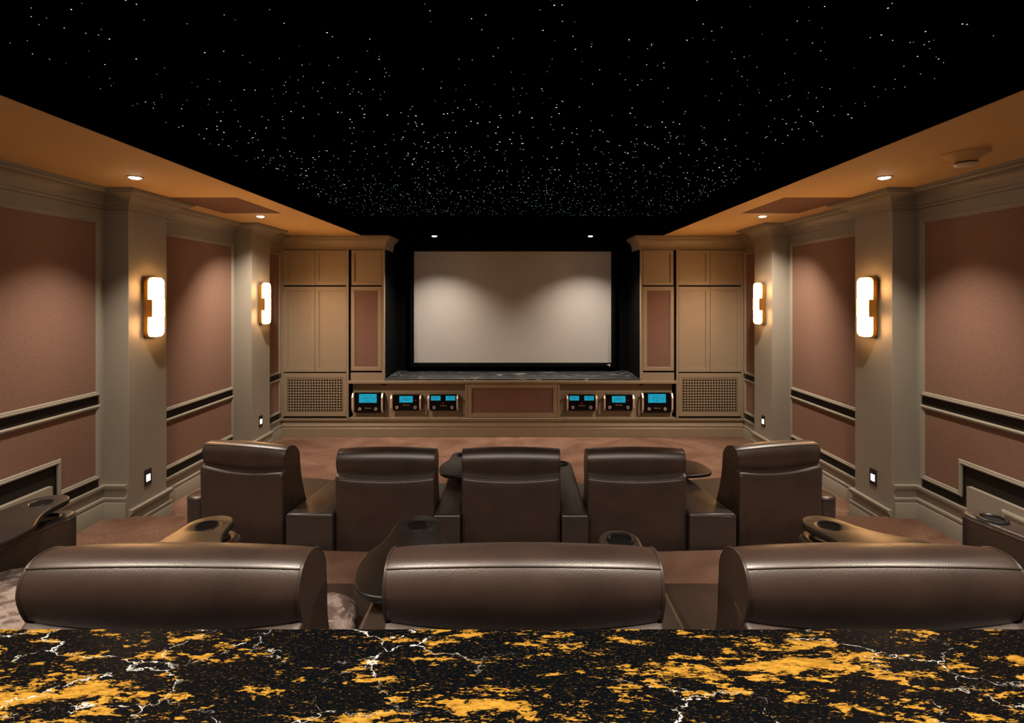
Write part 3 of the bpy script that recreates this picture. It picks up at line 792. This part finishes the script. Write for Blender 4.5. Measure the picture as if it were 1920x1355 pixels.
blob('fur_throw', (-1.69, 1.66, ST + .02), (.235, .26, .03), -12, 'flat mottled fur throw spread over the rear row seat at far left', 'throw', .5, .008, 5)

# ------------------------------------------------------------------ bar counter in the foreground
e = empty('bar_counter', (0, .6, P2), 0, 'bar counter behind the rear row topped with black and gold granite', 'counter')
o = MB().box(-2.55, 2.55, .22, .925, 1.272, 1.308).build('countertop', GRANITE, e, smooth=0, bevel=.003); o['label'] = 'polished black granite with gold patches and white veins'
o.data.transform(Matrix.Translation(-Vector(e.location)))
o = MB().box(-2.5, 2.5, .30, .80, P2, 1.272).build('counter_body', CABPAINT, e, smooth=0); o.data.transform(Matrix.Translation(-Vector(e.location)))

# ------------------------------------------------------------------ star ceiling: single fibre points, the largest 300 as things
def star_mesh(r, mat):
    bm = bmesh.new(); bmesh.ops.create_icosphere(bm, subdivisions=1, radius=r)
    for v in bm.verts: v.co.z *= .4
    me = bpy.data.meshes.new('star_light'); bm.to_mesh(me); bm.free(); me.materials.append(mat); return me
SM = [[star_mesh(r, m) for r in (.0015, .002, .0027)] for m in STAR]
pts = []
while len(pts) < 1650:
    y = random.uniform(1.55, 6.33); x = random.uniform(-1.95, 1.95)
    if abs(x) > 1.02 * y + .05: continue
    d = min(1, .3 + y * .12) * (.6 + .55 * noise.noise(Vector((x * 1.3, y * 1.3, 2))))
    if random.random() > d + .1: continue
    pts.append((x, y, random.choice((0, 1, 1, 2, 2)), random.choice((0, 0, 1, 1, 2))))
pts.sort(key=lambda p: p[1])
rest = bmesh.new()
for i, (x, y, m, k) in enumerate(pts):
    if i < 300:
        o = bpy.data.objects.new('star_spotlight', SM[m][k]); COL.objects.link(o); o.location = (x, y, STZ + .0002)
        tag(o, 'tiny blue-white point of light in the black star ceiling', 'star light', 'star points in the black ceiling')
    else:
        r = (.0026, .0034, .0042)[k]
        vs = [rest.verts.new((x + r * math.cos(t), y + r * math.sin(t), STZ - .002)) for t in [2 * math.pi * j / 6 for j in range(6)]]
        f = rest.faces.new(vs); f.material_index = m
me = bpy.data.meshes.new('star_lights'); rest.to_mesh(me); rest.free()
for m in STAR: me.materials.append(m)
o = bpy.data.objects.new('star_spotlights', me); COL.objects.link(o)
tag(o, 'dense field of tiny star points in the black ceiling near the screen', 'star lights', None, 'stuff')

# ------------------------------------------------------------------ world, camera, view
w = bpy.data.worlds.new('World'); S.world = w; w.use_nodes = True
w.node_tree.nodes['Background'].inputs[0].default_value = (0, 0, 0, 1); w.node_tree.nodes['Background'].inputs[1].default_value = 0
cam = bpy.data.cameras.new('camera'); cam.sensor_width = 36; cam.lens = 18
cam.shift_x = -6 / 1920; cam.shift_y = -124.5 / 1920; cam.clip_start = .02
co = bpy.data.objects.new('camera', cam); COL.objects.link(co); co.location = (.037, 0, 1.91); co.rotation_euler = (R(90), 0, 0)
S.camera = co
S.view_settings.view_transform = 'Standard'; S.view_settings.look = 'None'; S.view_settings.exposure = 0.0; S.view_settings.gamma = 1
S.cycles.use_denoising = True
S.cycles.max_bounces = 8
S.cycles.sample_clamp_indirect = 4
